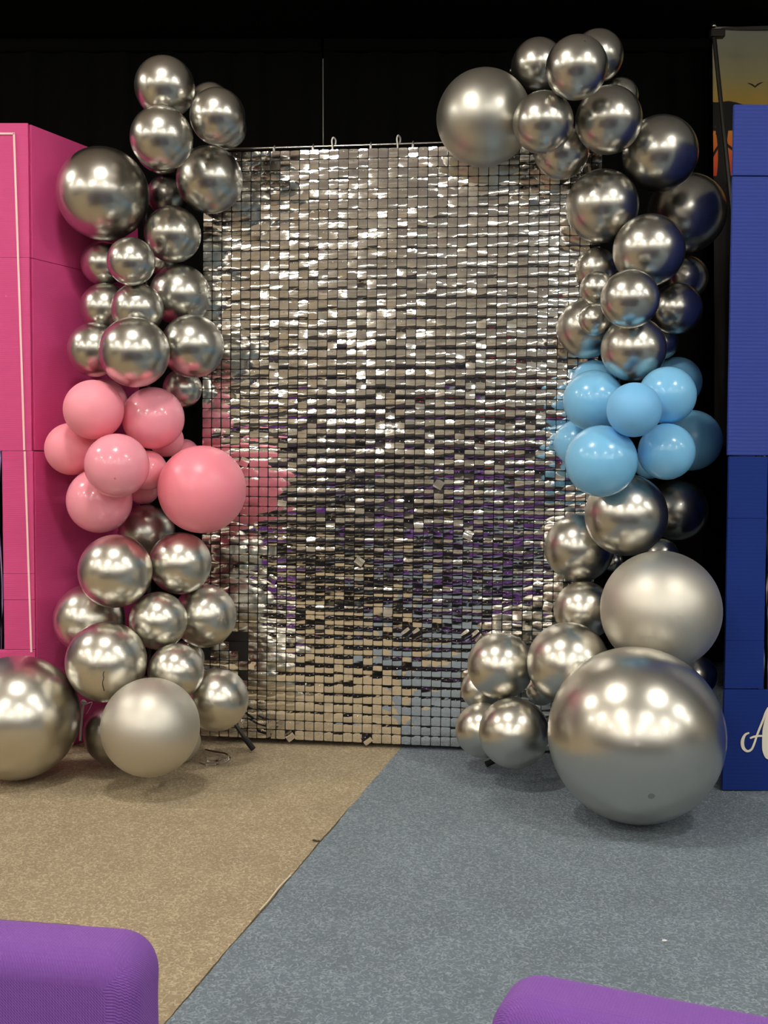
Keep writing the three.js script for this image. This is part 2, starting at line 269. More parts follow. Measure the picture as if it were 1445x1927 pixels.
// ---------- every balloon: key, centre and radius in metres, finish, label ----------
const BALLOONS = [
  ['L1', -0.799, 2.506, 0.372, 0.1091, 's', 'silver chrome balloon at the very top of the pink-cluster garland'],
  ['L2', -0.796, 2.298, 0.45, 0.1116, 's', 'silver chrome balloon overlapping the underside of the topmost one on the pink-cluster garland'],
  ['L2b', -0.877, 2.406, 0.029, 0.1158, 's', 'hidden silver balloon, only its lower rim showing under the second one down the pink-cluster garland'],
  ['L3', -0.603, 2.391, 0.401, 0.1001, 's', 'silver balloon against the black drape, just above the one covering the shimmer wall corner'],
  ['L4', -0.652, 2.485, 0.255, 0.0786, 's', 'small silver balloon peeking over the shoulder of the one above the shimmer wall corner'],
  ['L5', -0.614, 2.444, 0.108, 0.0779, 's', 'small silver balloon peeking out low behind the one above the shimmer wall corner'],
  ['L6', -0.674, 2.233, 0.15, 0.1276, 's', 'silver balloon covering the top corner of the shimmer wall on the pink-cluster side'],
  ['L7', -1.079, 2.172, 0.176, 0.1751, 's', 'large silver balloon against the pink box side, biggest in the upper pink-cluster garland'],
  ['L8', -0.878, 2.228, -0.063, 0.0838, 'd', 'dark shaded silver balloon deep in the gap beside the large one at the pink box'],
  ['L9', -0.819, 2.025, 0.143, 0.1084, 's', 'dark-rimmed silver balloon below the one covering the shimmer wall corner, touching the wall edge'],
  ['L10', -1.118, 1.934, 0.034, 0.0884, 's', 'pink-tinted silver balloon half hidden under the large one at the pink box'],
  ['L11', -0.938, 1.885, 0.325, 0.0883, 's', 'small whole silver balloon in front, right below the large one at the pink box'],
  ['Ln', -0.897, 1.958, -0.042, 0.0589, 's', 'tiny silver balloon glimpsed in the crevice under the dark-rimmed balloon of the pink-cluster garland'],
  ['L12', -0.806, 1.804, 0.07, 0.1196, 's', 'silver balloon at the shimmer wall edge, behind and above two others, below the dark-rimmed balloon'],
  ['L13', -1.101, 1.751, 0.075, 0.0983, 's', 'pink-tinted silver balloon beside the pink box, second half-hidden one below the large balloon'],
  ['L14', -0.938, 1.724, 0.227, 0.099, 's', 'small silver balloon resting on top of the biggest one above the pink cluster'],
  ['L15', -1.116, 1.576, 0.179, 0.1042, 's', 'silver balloon nearest the pink box just above the pink balloons, with a pink reflection below'],
  ['L16', -0.918, 1.545, 0.369, 0.1286, 's', 'biggest silver balloon resting on top of the pink cluster, pink mirrored in its underside'],
  ['L17', -0.736, 1.587, 0.197, 0.1208, 's', 'silver balloon against the shimmer wall just above the pink cluster, pink patch mirrored below'],
  ['L18', -0.803, 1.437, 0.052, 0.0774, 's', 'small dull silver balloon tucked between the pink cluster and the shimmer wall edge'],
  ['P1', -1.075, 1.335, 0.353, 0.1099, 'p', 'matte pink balloon at the top of the pink cluster, nearer the pink box'],
  ['P1b', -1.114, 1.382, 0.054, 0.0913, 'p', 'pink balloon almost hidden behind the top matte one of the pink cluster'],
  ['P2', -0.881, 1.31, 0.232, 0.1181, 'q', 'glossy pink balloon at the top of the pink cluster, nearer the shimmer wall'],
  ['P3', -0.867, 1.234, 0.06, 0.069, 'p', 'small pink balloon half hidden under the glossy top one of the pink cluster'],
  ['P4', -0.812, 1.183, -0.041, 0.0558, 'p', 'small greyish pink balloon peeking over the big coral pink one'],
  ['P5', -1.201, 1.193, 0.211, 0.0999, 'p', 'pink balloon sticking out furthest over the pink box side'],
  ['P6', -0.685, 1.039, 0.297, 0.1649, 'k', 'big coral pink balloon, largest of the pink cluster, in front of the shimmer wall'],
  ['P7', -0.97, 1.128, 0.435, 0.1159, 'q', 'glossy pink balloon in the very centre of the pink cluster, tip facing forward'],
  ['P8', -0.909, 1.111, 0.214, 0.0766, 'q', 'small pink balloon squeezed between the central pink one and the big coral pink one'],
  ['P9', -0.956, 1.036, 0.072, 0.0605, 'q', 'small shaded pink balloon at the bottom inside of the pink cluster'],
  ['P10', -1.08, 0.996, 0.267, 0.1229, 'q', 'pink balloon lowest in the pink cluster, hanging under the central one'],
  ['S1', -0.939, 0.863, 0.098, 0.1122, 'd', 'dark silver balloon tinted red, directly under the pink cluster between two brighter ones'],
  ['S2', -0.98, 0.743, 0.433, 0.1335, 'c', 'silver balloon below the lowest pink one, with a pinkish top and many light spots'],
  ['S3', -0.77, 0.76, 0.293, 0.1174, 'c', 'silver balloon below the big coral pink one, beside the shimmer wall'],
  ['S4', -1.135, 0.539, 0.224, 0.1343, 'c', 'silver balloon half hidden, closest to the pink box in the lower pink-cluster garland'],
  ['S5', -0.835, 0.555, 0.385, 0.1067, 'c', 'small whole silver balloon central in the row under the two just below the pink cluster'],
  ['S7', -0.694, 0.548, 0.202, 0.1223, 'c', 'silver balloon over the shimmer wall edge, beside the small central one of the lower garland'],
  ['S6', -0.988, 0.43, 0.54, 0.1426, 'c', 'large shiny silver balloon with a dark thread on it, above the satin grey one'],
  ['S8', -0.754, 0.383, 0.473, 0.1006, 'c', 'small silver balloon just above the satin grey one, toward the shimmer wall'],
  ['S8b', -0.775, 0.374, 0.164, 0.0719, 'c', 'silver balloon nearly hidden, a sliver showing over the small one above the satin grey one'],
  ['S9', -0.626, 0.253, 0.346, 0.1179, 'c', 'silver balloon low in front of the shimmer wall, above the black stand foot'],
  ['S10', -0.799, 0.232, 0.692, 0.1673, 'm', 'satin matte grey balloon at the foot of the pink-cluster garland'],
  ['S10b', -0.776, 0.082, 0.296, 0.0792, 'm', 'grey balloon almost hidden behind the satin matte grey one by the clear plastic coil'],
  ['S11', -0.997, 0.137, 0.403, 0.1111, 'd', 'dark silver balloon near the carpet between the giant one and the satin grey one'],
  ['S12', -1.308, 0.23, 0.539, 0.2193, 'c', 'giant shiny silver balloon on the beige carpet in front of the pink box'],
  ['R1', 0.369, 2.409, 0.33, 0.1742, 't', 'large satin silver balloon jutting over the shimmer wall from the top of the blue-cluster garland'],
  ['R2', 0.574, 2.622, 0.278, 0.0966, 's', 'silver balloon in the blue-cluster garland crown, between the large satin one and the foremost'],
  ['R3', 0.651, 2.471, 0.653, 0.1046, 's', 'foremost of the three silver balloons crowning the blue-cluster garland'],
  ['R4', 0.805, 2.673, 0.228, 0.0973, 's', 'silver balloon at the back of the crown of the blue-cluster garland, highest of all'],
  ['R5', 0.558, 2.33, 0.525, 0.106, 's', 'small silver balloon in front, between the large satin one and the one under the crown'],
  ['R6', 0.804, 2.363, 0.448, 0.1186, 's', 'silver balloon under the crown of the blue-cluster garland, farther from the large satin one'],
  ['R7', 0.908, 2.549, 0.152, 0.0704, 's', 'small dim silver balloon peeking from behind the one under the blue-cluster garland crown'],
  ['R8', 0.663, 2.297, 0.292, 0.0996, 's', 'half-hidden silver balloon hanging over the shimmer wall corner beneath the small front one'],
  ['R9', 1.024, 2.285, 0.312, 0.138, 's', 'large silver balloon at the outer bend of the blue-cluster garland, below the crown'],
  ['R10', 0.812, 2.093, 0.305, 0.1345, 's', 'silver balloon over the shimmer wall edge, with dark gaps above and below it'],
  ['R11', 1.219, 2.147, -0.021, 0.1567, 's', 'dark silver balloon mirroring the blue box, beside its upper post'],
  ['R12', 0.958, 1.906, 0.423, 0.1289, 's', 'silver balloon in front, between the dark blue-mirroring one and the shimmer wall'],
  ['R13', 0.81, 1.879, 0.214, 0.0793, 's', 'silver balloon half hidden at the shimmer wall edge behind two smaller ones'],
  ['R14', 0.77, 1.769, 0.429, 0.0603, 's', 'upper of two small silver balloons pressed against the central one above the blue cluster'],
  ['R15', 0.832, 1.689, 0.68, 0.0985, 's', 'central silver balloon two above the blue cluster, with a blue patch mirrored at its base'],
  ['R16', 1.105, 1.721, 0.261, 0.0957, 's', 'silver balloon toward the blue box, beside the central one above the blue cluster'],
  ['R17', 1.236, 1.899, -0.082, 0.0886, 's', 'very dark silver balloon hidden behind, toward the blue box, high above the blue cluster'],
  ['R18', 0.758, 1.639, 0.316, 0.1111, 's', 'silver balloon over the shimmer wall edge just above the blue cluster, half blue in reflection'],
  ['R19', 0.755, 1.647, 0.486, 0.0577, 's', 'lower of two small silver balloons pressed against the central one above the blue cluster'],
  ['R20', 0.879, 1.537, 0.536, 0.1139, 's', 'silver balloon sitting on top of the blue cluster, blue balloons mirrored in it'],
  ['R20b', 1.079, 1.607, 0.15, 0.0646, 's', 'dark silver balloon almost hidden behind the one sitting on the blue cluster'],
  ['B1', 0.788, 1.442, 0.291, 0.0828, 'b', 'light blue balloon almost hidden at the top back of the blue cluster, shimmer wall side'],
  ['B2', 0.754, 1.361, 0.464, 0.1095, 'b', 'light blue balloon at the top of the blue cluster, shimmer wall side'],
  ['B3', 0.975, 1.368, 0.627, 0.0987, 'b', 'light blue balloon at the top of the blue cluster, blue box side'],
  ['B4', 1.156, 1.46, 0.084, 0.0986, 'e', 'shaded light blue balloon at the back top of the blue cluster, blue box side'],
  ['B5', 0.825, 1.309, 0.784, 0.0897, 'f', 'matte light blue balloon in the centre front of the blue cluster'],
  ['B6', 0.731, 1.213, 0.291, 0.0892, 'b', 'light blue balloon half hidden at the shimmer wall side of the blue cluster'],
  ['B7', 0.737, 1.141, 0.689, 0.1213, 'b', 'largest light blue balloon, at the bottom of the blue cluster'],
  ['B8', 0.967, 1.174, 0.656, 0.0965, 'b', 'light blue balloon low in the blue cluster with a dark mark, blue box side'],
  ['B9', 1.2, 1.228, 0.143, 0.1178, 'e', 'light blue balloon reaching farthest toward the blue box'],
  ['B10', 1.022, 1.138, 0.203, 0.0604, 'b', 'light blue balloon glimpsed in the bottom gap of the blue cluster'],
  ['T1', 0.857, 0.952, 0.54, 0.1449, 's', 'large silver balloon directly under the blue cluster, blue mirrored in its top'],
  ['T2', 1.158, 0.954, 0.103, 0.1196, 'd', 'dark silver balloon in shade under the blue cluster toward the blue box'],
  ['T3', 0.73, 0.821, 0.335, 0.128, 's', 'silver balloon over the shimmer wall edge, below the large one under the blue cluster'],
  ['T4', 1.06, 0.787, 0.251, 0.0638, 's', 'small silver balloon glimpsed above the big satin grey one'],
  ['T4b', 0.871, 0.767, 0.254, 0.0401, 's', 'tiny silver balloon in the crevice beside the big satin grey one'],
  ['T5', 0.942, 0.634, 0.695, 0.2026, 'm', 'big satin grey balloon above the giant one, near the blue box'],
  ['T6', 0.733, 0.596, 0.411, 0.1082, 'c', 'silver balloon partly hidden beside the big satin grey one, over the shimmer wall edge'],
  ['T7', 0.419, 0.408, 0.501, 0.1194, 'c', 'whole silver balloon in front of the shimmer wall, above the pair nearest the blue carpet'],
  ['T8', 0.637, 0.443, 0.645, 0.1416, 'c', 'silver balloon touching the upper edge of the giant one, shimmer wall side'],
  ['T9', 0.369, 0.278, 0.282, 0.0762, 'c', 'dim silver balloon glimpsed at the end of the garland, against the lowest shimmer tiles'],
  ['T10', 0.364, 0.152, 0.408, 0.1008, 'c', 'silver balloon at the inner end of the blue-cluster garland, lowest against the shimmer wall'],
  ['T11', 0.455, 0.192, 0.61, 0.1229, 'c', 'silver balloon just above the blue carpet beside the giant one, over a black stand foot'],
  ['T12', 0.788, 0.283, 1.0, 0.2729, 'c', 'giant shiny silver balloon on the blue carpet, largest balloon of all'],
  ['T13', 1.175, 0.338, 0.325, 0.0779, 'c', 'silver balloon partly hidden between the giant one and the blue box'],
  ['T14', 0.59, 0.282, 0.331, 0.0553, 'c', 'small silver balloon in the gap between the three around the giant one'],
];

// ---------- shimmer wall ----------
const WALL = { x: -0.750, z: -0.018, turn: -7.236 * Math.PI / 180, roll: -0.0115, pitch: 0.0393 };
const alongX = Math.cos(WALL.turn), alongZ = -Math.sin(WALL.turn);
const onWall = (s, y, out) => [WALL.x + s * alongX - out * alongZ, y, WALL.z + s * alongZ + out * alongX];
{
  const wall = thing('shimmer_wall', 'silver sequin shimmer wall of small mirror tiles hung from the crossbar between the garlands', 'shimmer wall', [WALL.x, 0.026, WALL.z], WALL.turn);
  wall.rotation.order = 'YXZ'; wall.rotation.z = WALL.roll;
  const T = WALL.pitch, N = 10, grid = std({ color: lin(0.012, 0.012, 0.012), roughness: 0.35 });
  const mirror = std({ color: lin(0.96, 0.945, 0.92), metalness: 1, roughness: 0.05 });
  // tile shapes: hung by a pressed pin near the top, bent about the horizontal axis, each a little rippled
  const VAR = 20, shapes = [];
  for (let v = 0; v < VAR; v++) {
    const w = 0.0365, h = 0.0366, nx = 4, ny = 8, curl = (v % 10 === 9 ? -0.7 : 1) * (3.6 + 5.0 * rnd()), rip = 0.5 + rnd(), ph = rnd() * 6, sk = (rnd() - 0.5) * 1.6, pos = [], uv = [], idx = [];
    for (let j = 0; j <= ny; j++) for (let i = 0; i <= nx; i++) {
      const x = (i / nx - 0.5) * w, y = (j / ny - 0.5) * h, d = Math.hypot(x, y - 0.011);
      const z = -0.5 * curl * y * y + 0.00006 * rip * Math.sin(y * 330 + ph + x * 60) - 0.00022 * Math.exp(-d * d / 0.00002) + sk * x * y * 0.6 - 0.3 * rip * x * x;
      const e = 0.0009, cx = (i === 0 || i === nx) && (j === 0 || j === ny) ? 1 : 0;   // corners slightly clipped
      pos.push(x - Math.sign(x) * e * cx, y - Math.sign(y) * e * cx, z); uv.push(i / nx, j / ny);
    }
    for (let j = 0; j < ny; j++) for (let i = 0; i < nx; i++) { const a = j * (nx + 1) + i, b = a + nx + 1; idx.push(a, a + 1, b + 1, a, b + 1, b); }
    const g = new THREE.BufferGeometry(); g.setAttribute('position', new THREE.Float32BufferAttribute(pos, 3)); g.setAttribute('uv', new THREE.Float32BufferAttribute(uv, 2)); g.setIndex(idx); g.computeVertexNormals();
    const pin = new THREE.SphereGeometry(0.0021, 8, 3, 0, Math.PI * 2, 0, Math.PI / 2).rotateX(Math.PI / 2).translate(0, 0.0105, 0.0001);
    shapes.push(join(g, pin));
  }
  const panels = [];
  for (let r = 0; r < 6; r++) for (let c = 0; c < 4; c++) {
    const x0 = c * N * T, y0 = r * N * T;
    const p = part('panel', box(x0 + 0.0006, y0 + 0.0006, -0.006, x0 + N * T - 0.0006, y0 + N * T - 0.0006, 0, 0.001), grid, wall); panels.push(p);
  }
  wall.updateMatrixWorld(true);
  const eye = camera.position.clone(), balls = BALLOONS.map(([, x, y, z, r]) => [new THREE.Vector3(x, y, z), r]), tiles = [];
  for (let row = 0; row < 60; row++) for (let col = 0; col < 40; col++) {
    // the sheet bends softly, so neighbours along a row lean alike
    let tilt = 0.028 * perlin.noise(col * 0.09, row * 0.83, 3.3) + 0.036 * perlin.noise(col * 0.35, row * 1.7, 9.1) + 0.012 * gauss();
    const edge = (a) => Math.max(0, Math.min(1, a));
    let yaw = 0.075 * perlin.noise(col * 0.27, row * 0.61, 5.5) + 0.042 * gauss() + 0.07 * edge((col - 31) / 8) - 0.06 * edge((13 - col) / 8), spin = 0.006 * gauss();
    const odd = rnd(); if (odd < 0.07) tilt += 0.05 * gauss(); if (odd > 0.95) yaw += 0.05 * gauss();
    let x = (col + 0.5) * T, y = (row + 0.5) * T, z = 0.0052 + 0.0012 * rnd();
    if (row < 11 && row > 5 && col < 5 && rnd() < 0.45) continue;                   // missing flakes low on the pink side
    if (row < 30 && row > 12 && rnd() < 0.02) { tilt -= 0.25 * rnd(); spin += 0.3 * gauss(); z += 0.003; }
    if ((row === 0 && (col === 9 || col === 17)) || (row === 11 && (col === 22 || col === 21 || col === 27 || col === 28))) { spin += 0.7; y -= 0.004; z += 0.004; tilt -= 0.1; }
    const w = wall.localToWorld(new THREE.Vector3(x, y, z)), d = w.clone().sub(eye), L = d.length(); d.divideScalar(L);
    const hidden = balls.some(([c, R]) => { const k = c.clone().sub(eye), t = k.dot(d); return t < L && k.lengthSq() - t * t < R * R; });
    tiles.push({ x, y, z, tilt, yaw, spin, L: hidden ? 99 : L, row, col, v: Math.floor(VAR * Math.min(0.999, Math.max(0, 0.5 + 0.55 * perlin.noise(col * 0.21, row * 0.9, 1.5) + 0.25 * gauss()))) });
  }
  tiles.sort((a, b) => a.L - b.L);
  const rest = [];
  tiles.forEach((t, k) => {
    const e = new THREE.Euler(t.tilt, t.yaw, t.spin);
    if (k < 300) {
      const m = part('tile', shapes[t.v], mirror, panels[Math.floor(t.row / N) * 4 + Math.floor(t.col / N)]);
      m.position.set(t.x, t.y, t.z); m.rotation.copy(e);
    } else rest.push(shapes[t.v].clone().applyMatrix4(new THREE.Matrix4().compose(new THREE.Vector3(t.x, t.y, t.z), new THREE.Quaternion().setFromEuler(e), new THREE.Vector3(1, 1, 1))));
  });
  const field = part('tile_field', mergeGeometries(rest), mirror, wall); field.userData.kind = 'stuff'; field.userData.label = 'remaining mirror tiles of the wall';

  // stand that carries it, and the hooks over the crossbar
  const steel = std({ color: lin(0.10, 0.10, 0.10), roughness: 0.25, metalness: 1 }), bright = std({ color: lin(0.55, 0.54, 0.5), roughness: 0.2, metalness: 1 });
  const st = thing('backdrop_stand', 'slim metal stand with a crossbar carrying the shimmer wall', 'stand', [WALL.x, 0, WALL.z], WALL.turn);
  const Y0 = 2.405, Y1 = 2.393;
  part('crossbar', bar([-0.02, Y0 + 0.001, -0.035], [1.68, Y1 - 0.001, -0.035], 0.006), bright, st);
  for (const s of [0.03, 1.42]) {
    part('upright', bar([s, 0.03, -0.06], [s, 2.43, -0.06], 0.012), steel, st);
    for (const a of [-1, 1]) part('leg', bar([s, 0.3, -0.06], [s + 0.18 * a, 0.012, -0.30], 0.009), steel, st);
    part('leg', bar([s, 0.02, -0.06], [s, 0.012, -0.40], 0.009), steel, st);
    part('clamp', box(s - 0.018, 2.375, -0.078, s + 0.018, 2.425, -0.022, 0.006), steel, st);
  }
  const white = std({ color: lin(0.8, 0.78, 0.72), roughness: 0.4 }), dull = std({ color: lin(0.22, 0.21, 0.2), roughness: 0.35, metalness: 0.7 });
  const order = ['first', 'second', 'third', 'last'];
  [[0.545, 'tall white hook over the crossbar, standing nearer the pink-cluster garland'], [0.805, 'tall white hook over the crossbar, standing nearer the blue-cluster garland']].forEach(([s, label]) => {
    const yb = Y0 - (Y0 - Y1) * s / 1.56, o = thing('hook', label, 'hook', [...onWall(s, yb, -0.035)], WALL.turn);
    part('bend', tube([[0.004, -0.035, 0.022], [0.003, -0.01, 0.020], [0, 0.02, 0.014], [0.004, 0.034, 0.002], [0.010, 0.028, -0.012], [0.008, 0.006, -0.016]], 0.0034, 40), white, o);
    part('tip', new THREE.SphereGeometry(0.0042, 12, 8).translate(0.004, -0.036, 0.022), white, o);
  });
  [0.31, 0.468, 0.70, 0.868].forEach((s, k) => {
    const yb = Y0 - (Y0 - Y1) * s / 1.56, o = thing('clip', `small grey clip holding the shimmer wall to the crossbar, ${order[k]} from the pink-cluster garland`, 'clip', [...onWall(s, yb, -0.035)], WALL.turn);
    part('ring', new THREE.TorusGeometry(0.0095, 0.0028, 8, 20).rotateY(Math.PI / 2), dull, o);
    part('tab', box(-0.005, -0.03, 0.006, 0.005, -0.004, 0.018, 0.002), dull, o);
  });
}

// ---------- balloon garland stands ----------
{
  const m = std({ color: lin(0.012, 0.012, 0.012), roughness: 0.4 }), tip = std({ color: lin(0.008, 0.008, 0.008), roughness: 0.7 });
  const make = (label, pole, toes, hub) => {
    const t = thing('garland_stand', label, 'stand', [pole[0], 0, pole[1]]), lo = ([x, y, z]) => [x - pole[0], y, z - pole[1]];
    part('pole', bar([0, 0.05, 0], [0, 2.3, 0], 0.011), m, t); part('hub', new THREE.CylinderGeometry(0.022, 0.022, 0.06, 16).translate(0, 0.56, 0), m, t);
    for (const [a, b] of toes) {
      const A = lo(a), B = lo(b), f = new THREE.Vector3(...B).sub(new THREE.Vector3(...A)).multiplyScalar(0.07).toArray(), l = part('leg', bar(A, B, 0.0085), m, t);
      part('rubber_foot', bar([A[0] - f[0] * 0.1, Math.max(0.012, A[1] - f[1] * 0.1), A[2] - f[2] * 0.1], [A[0] + f[0], A[1] + f[1], A[2] + f[2]], 0.0115), tip, l);
    }
    return t;
  };
  make('black stand foot showing under the balloons beside the clear plastic coil', [-0.98, -0.12], [[[-0.519, 0.012, 0.14], [-0.98, 0.56, -0.12]], [[-1.12, 0.012, 0.16], [-0.98, 0.56, -0.12]], [[-0.98, 0.012, -0.5], [-0.98, 0.56, -0.12]]]);
  make('black stand foot showing under the balloons on the blue carpet', [1.0, -0.25], [[[0.385, 0.012, 0.36], [0.88, 0.2, 0.21]], [[0.88, 0.2, 0.21], [1.0, 0.56, -0.25]], [[1.0, 0.012, -0.6], [1.0, 0.56, -0.25]]]);
}

// ---------- balloons ----------
{
  // a blown balloon: round crown towards +y, drawn in to the neck at -y
  const prof = [];
  for (let k = 0; k <= 44; k++) { const a = Math.PI * k / 44, y = -Math.cos(a), s = Math.max(0, -y - 0.45) / 0.55; prof.push(new THREE.Vector2(Math.max(0.0001, Math.sin(a) * (1 - 0.10 * s * s) + 0.035 * s ** 6), y - 0.07 * s * s)); }
  const skinShape = new THREE.LatheGeometry(prof, 64);
  const knotShape = new THREE.LatheGeometry([[0.001, -0.02], [0.03, -0.015], [0.045, -0.05], [0.03, -0.075], [0.02, -0.085], [0.05, -0.11], [0.075, -0.135], [0.06, -0.135], [0.02, -0.11], [0.0005, -0.10]].map(([x, y]) => new THREE.Vector2(x, y - 1.045)).reverse(), 14);
  const tipShape = new THREE.SphereGeometry(0.05, 14, 8).scale(1, 0.25, 1).translate(0, 0.991, 0);
  const chrome = (c, r, coat = 0.25) => phys({ color: lin(...c), metalness: 1, roughness: r, clearcoat: coat, clearcoatRoughness: 0.06 });
  const latex = (c, r, spec = 0.5) => phys({ color: lin(...c), roughness: r, specularIntensity: spec * 2, clearcoat: r < 0.3 ? 0.25 : 0, clearcoatRoughness: 0.08 });
  const MAT = {
    s: chrome([0.58, 0.57, 0.52], 0.275, 0.4), d: chrome([0.38, 0.37, 0.34], 0.30, 0.4), c: chrome([0.70, 0.68, 0.61], 0.29, 0.4), t: chrome([0.57, 0.56, 0.50], 0.40, 0.15), m: chrome([0.68, 0.655, 0.585], 0.50, 0.04),  // d: silver darkened for balloons in shade; c: lightened for floor reflection low down
    p: latex([0.98, 0.34, 0.43], 0.5), q: latex([0.96, 0.36, 0.46], 0.2), k: latex([0.98, 0.29, 0.38], 0.34),
    b: latex([0.22, 0.57, 0.90], 0.24), f: latex([0.20, 0.54, 0.92], 0.55), e: latex([0.21, 0.54, 0.82], 0.34),  // e: the blue with shade put into its colour, for the back ones
  };
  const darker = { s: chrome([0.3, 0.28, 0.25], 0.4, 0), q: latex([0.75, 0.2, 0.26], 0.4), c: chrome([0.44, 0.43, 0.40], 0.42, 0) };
  const FACING = { P7: [0.16, -0.40, 0.9], T12: [-0.04, -0.42, 0.85], R3: [0.1, 0.5, 0.85], B5: [0.05, 0.35, 0.9] };
  const up = new THREE.Vector3(0, 1, 0);
  // the neck points to where it has most room among its neighbours, away from the shimmer wall and mostly towards the garland's core
  const spots = []; for (let k = 0; k < 500; k++) { const u = 1 - 2 * (k + 0.5) / 500, a = k * 2.399963, q = Math.sqrt(1 - u * u); spots.push(new THREE.Vector3(q * Math.cos(a), q * Math.sin(a), u)); }
  const roomAt = (p, id) => {
    let free = 9; for (const [i, a, b, c, R] of BALLOONS) if (i !== id) free = Math.min(free, Math.hypot(p.x - a, p.y - b, p.z - c) - R);
    const dx = p.x - WALL.x, dz = p.z - WALL.z, s = dx * alongX + dz * alongZ, out = -dx * alongZ + dz * alongX;
    if (s > -0.04 && s < 1.62) free = Math.min(free, Math.abs(out) - 0.02);
    return Math.min(free, p.y - 0.002);
  };
  const bestNeck = (id, x, y, z, r) => {
    let best = null, score = -9;
    for (const d of spots) {
      if (d.z > 0.15) continue;
      const free = Math.min(...[[0.9, 0.46], [1.0, 0.3], [1.06, 0.14], [1.12, 0.08], [1.19, 0.09]].map(([k, w]) => roomAt(new THREE.Vector3(x, y, z).addScaledVector(d, r * k), id) - w * r));
      const v = Math.min(free, 0.02) - 0.004 * d.z; if (v > score) { score = v; best = d; }
    }
    return best.clone().negate();
  };
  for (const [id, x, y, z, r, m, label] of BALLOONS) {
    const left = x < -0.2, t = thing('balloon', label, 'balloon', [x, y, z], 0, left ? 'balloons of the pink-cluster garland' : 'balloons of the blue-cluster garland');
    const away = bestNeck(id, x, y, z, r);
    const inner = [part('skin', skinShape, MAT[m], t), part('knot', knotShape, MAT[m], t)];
    t.quaternion.setFromUnitVectors(up, away.normalize());
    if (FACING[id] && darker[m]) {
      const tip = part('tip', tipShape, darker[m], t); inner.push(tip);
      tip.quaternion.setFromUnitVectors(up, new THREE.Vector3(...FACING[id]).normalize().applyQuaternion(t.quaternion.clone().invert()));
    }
    for (const o of inner) o.scale.setScalar(r);
  }
}

// ---------- small things near the garlands ----------
{
  const clear = phys({ color: 0xffffff, roughness: 0.06, transmission: 1, thickness: 0.02, ior: 1.5 });
  const t = thing('plastic_coil', 'clear plastic coil and bubble lying on the beige carpet beside the satin grey balloon', 'plastic coil', [-0.648, 0, 0.285]);
  part('bubble', new THREE.SphereGeometry(0.024, 24, 16).scale(1.25, 0.62, 0.9).translate(0.002, 0.016, 0.02), clear, t);
  part('loop', tube([[-0.07, 0.02, -0.10], [-0.03, 0.012, -0.085], [0.03, 0.009, -0.06], [0.055, 0.009, -0.02], [0.045, 0.008, 0.02], [0.015, 0.008, 0.05], [-0.03, 0.008, 0.045], [-0.06, 0.010, 0.01]], 0.0065, 48), clear, t);
  part('streak', tube([[-0.05, 0.022, -0.098], [-0.01, 0.019, -0.08], [0.03, 0.017, -0.064], [0.045, 0.016, -0.045]], 0.003, 20, 6), std({ color: lin(0.05, 0.012, 0.012), roughness: 0.3 }), t).userData.label = 'dark red streak of tape';
  const r = thing('ribbon', 'pale flat ribbon tail with a coiled knot hanging between two silver balloons', 'ribbon', [-1.123, 0.105, 0.375]);
  const pale = std({ color: lin(0.62, 0.58, 0.56), roughness: 0.35 });
  part('tail', tube([[-0.008, 0, 0], [-0.004, 0.05, 0.003], [0, 0.1, 0.002], [0.004, 0.132, 0]], 0.0048, 20, 8), pale, r);
  part('coil', new THREE.TorusKnotGeometry(0.006, 0.0034, 40, 8, 2, 3).translate(0.006, 0.142, 0), pale, r);
  part('string', tube([[0.012, 0.136, 0], [0.04, 0.146, 0.01], [0.034, 0.13, 0.006], [0.016, 0.10, 0]], 0.0013, 24, 6), pale, r);
  const [, sx, sy, sz, sr] = BALLOONS.find((b) => b[0] === 'S6');
  const on = (u, v, k) => { const w = Math.sqrt(1 - u * u - v * v); return [sx + (u + 0.23 * w * 0.97) * 0 + sr * k * u, sy + sr * k * v, sz + sr * k * w]; };
  const th = thing('thread', 'short dark thread lying over the large silver balloon above the satin grey one', 'thread', [0, 0, 0]);
  part('strand', tube([on(0.20, -0.06, 1.012), on(0.18, -0.13, 1.012), on(0.185, -0.22, 1.012), on(0.15, -0.34, 1.012), on(0.15, -0.46, 1.012), on(0.155, -0.56, 1.012)], 0.0014, 24, 6), std({ color: lin(0.02, 0.018, 0.016), roughness: 0.7 }), th);
  const sc = thing('paper_scrap', 'tiny white scrap of paper lying on the blue grey carpet', 'paper scrap', [0.659, 0, 1.841]);
  part('scrap', new THREE.ExtrudeGeometry(new THREE.Shape([[-0.006, -0.002], [0.002, -0.0035], [0.0065, 0.0005], [0.001, 0.004], [-0.004, 0.003]].map(([x, y]) => new THREE.Vector2(x, y))), { depth: 0.0015, bevelEnabled: true, bevelSize: 0.0004, bevelThickness: 0.0004, bevelSegments: 1 }).rotateX(-Math.PI / 2).translate(0, 0.002, 0), std({ color: lin(0.85, 0.85, 0.83), roughness: 0.7 }), sc);
  const li = thing('lint', 'small dark curl of lint on the beige carpet beside the seam', 'lint', [-0.196, 0, 1.165]);
  part('curl', tube([[-0.016, 0.004, -0.004], [-0.011, 0.006, 0.003], [-0.003, 0.004, 0.004], [0.004, 0.004, 0.002]], 0.0028, 20, 6), std({ color: lin(0.06, 0.045, 0.03), roughness: 0.9 }), li);
  const fr = thing('frayed_yarn', 'pale frayed yarn strand along the carpet seam', 'yarn', [-0.30, 0, 1.63]);
  part('strand', tube([[0.045, 0.004, -0.19], [0.022, 0.006, -0.10], [0.004, 0.004, -0.02], [-0.012, 0.006, 0.05]], 0.0022, 24, 6), std({ color: lin(0.75, 0.66, 0.5), roughness: 0.9 }), fr);
}

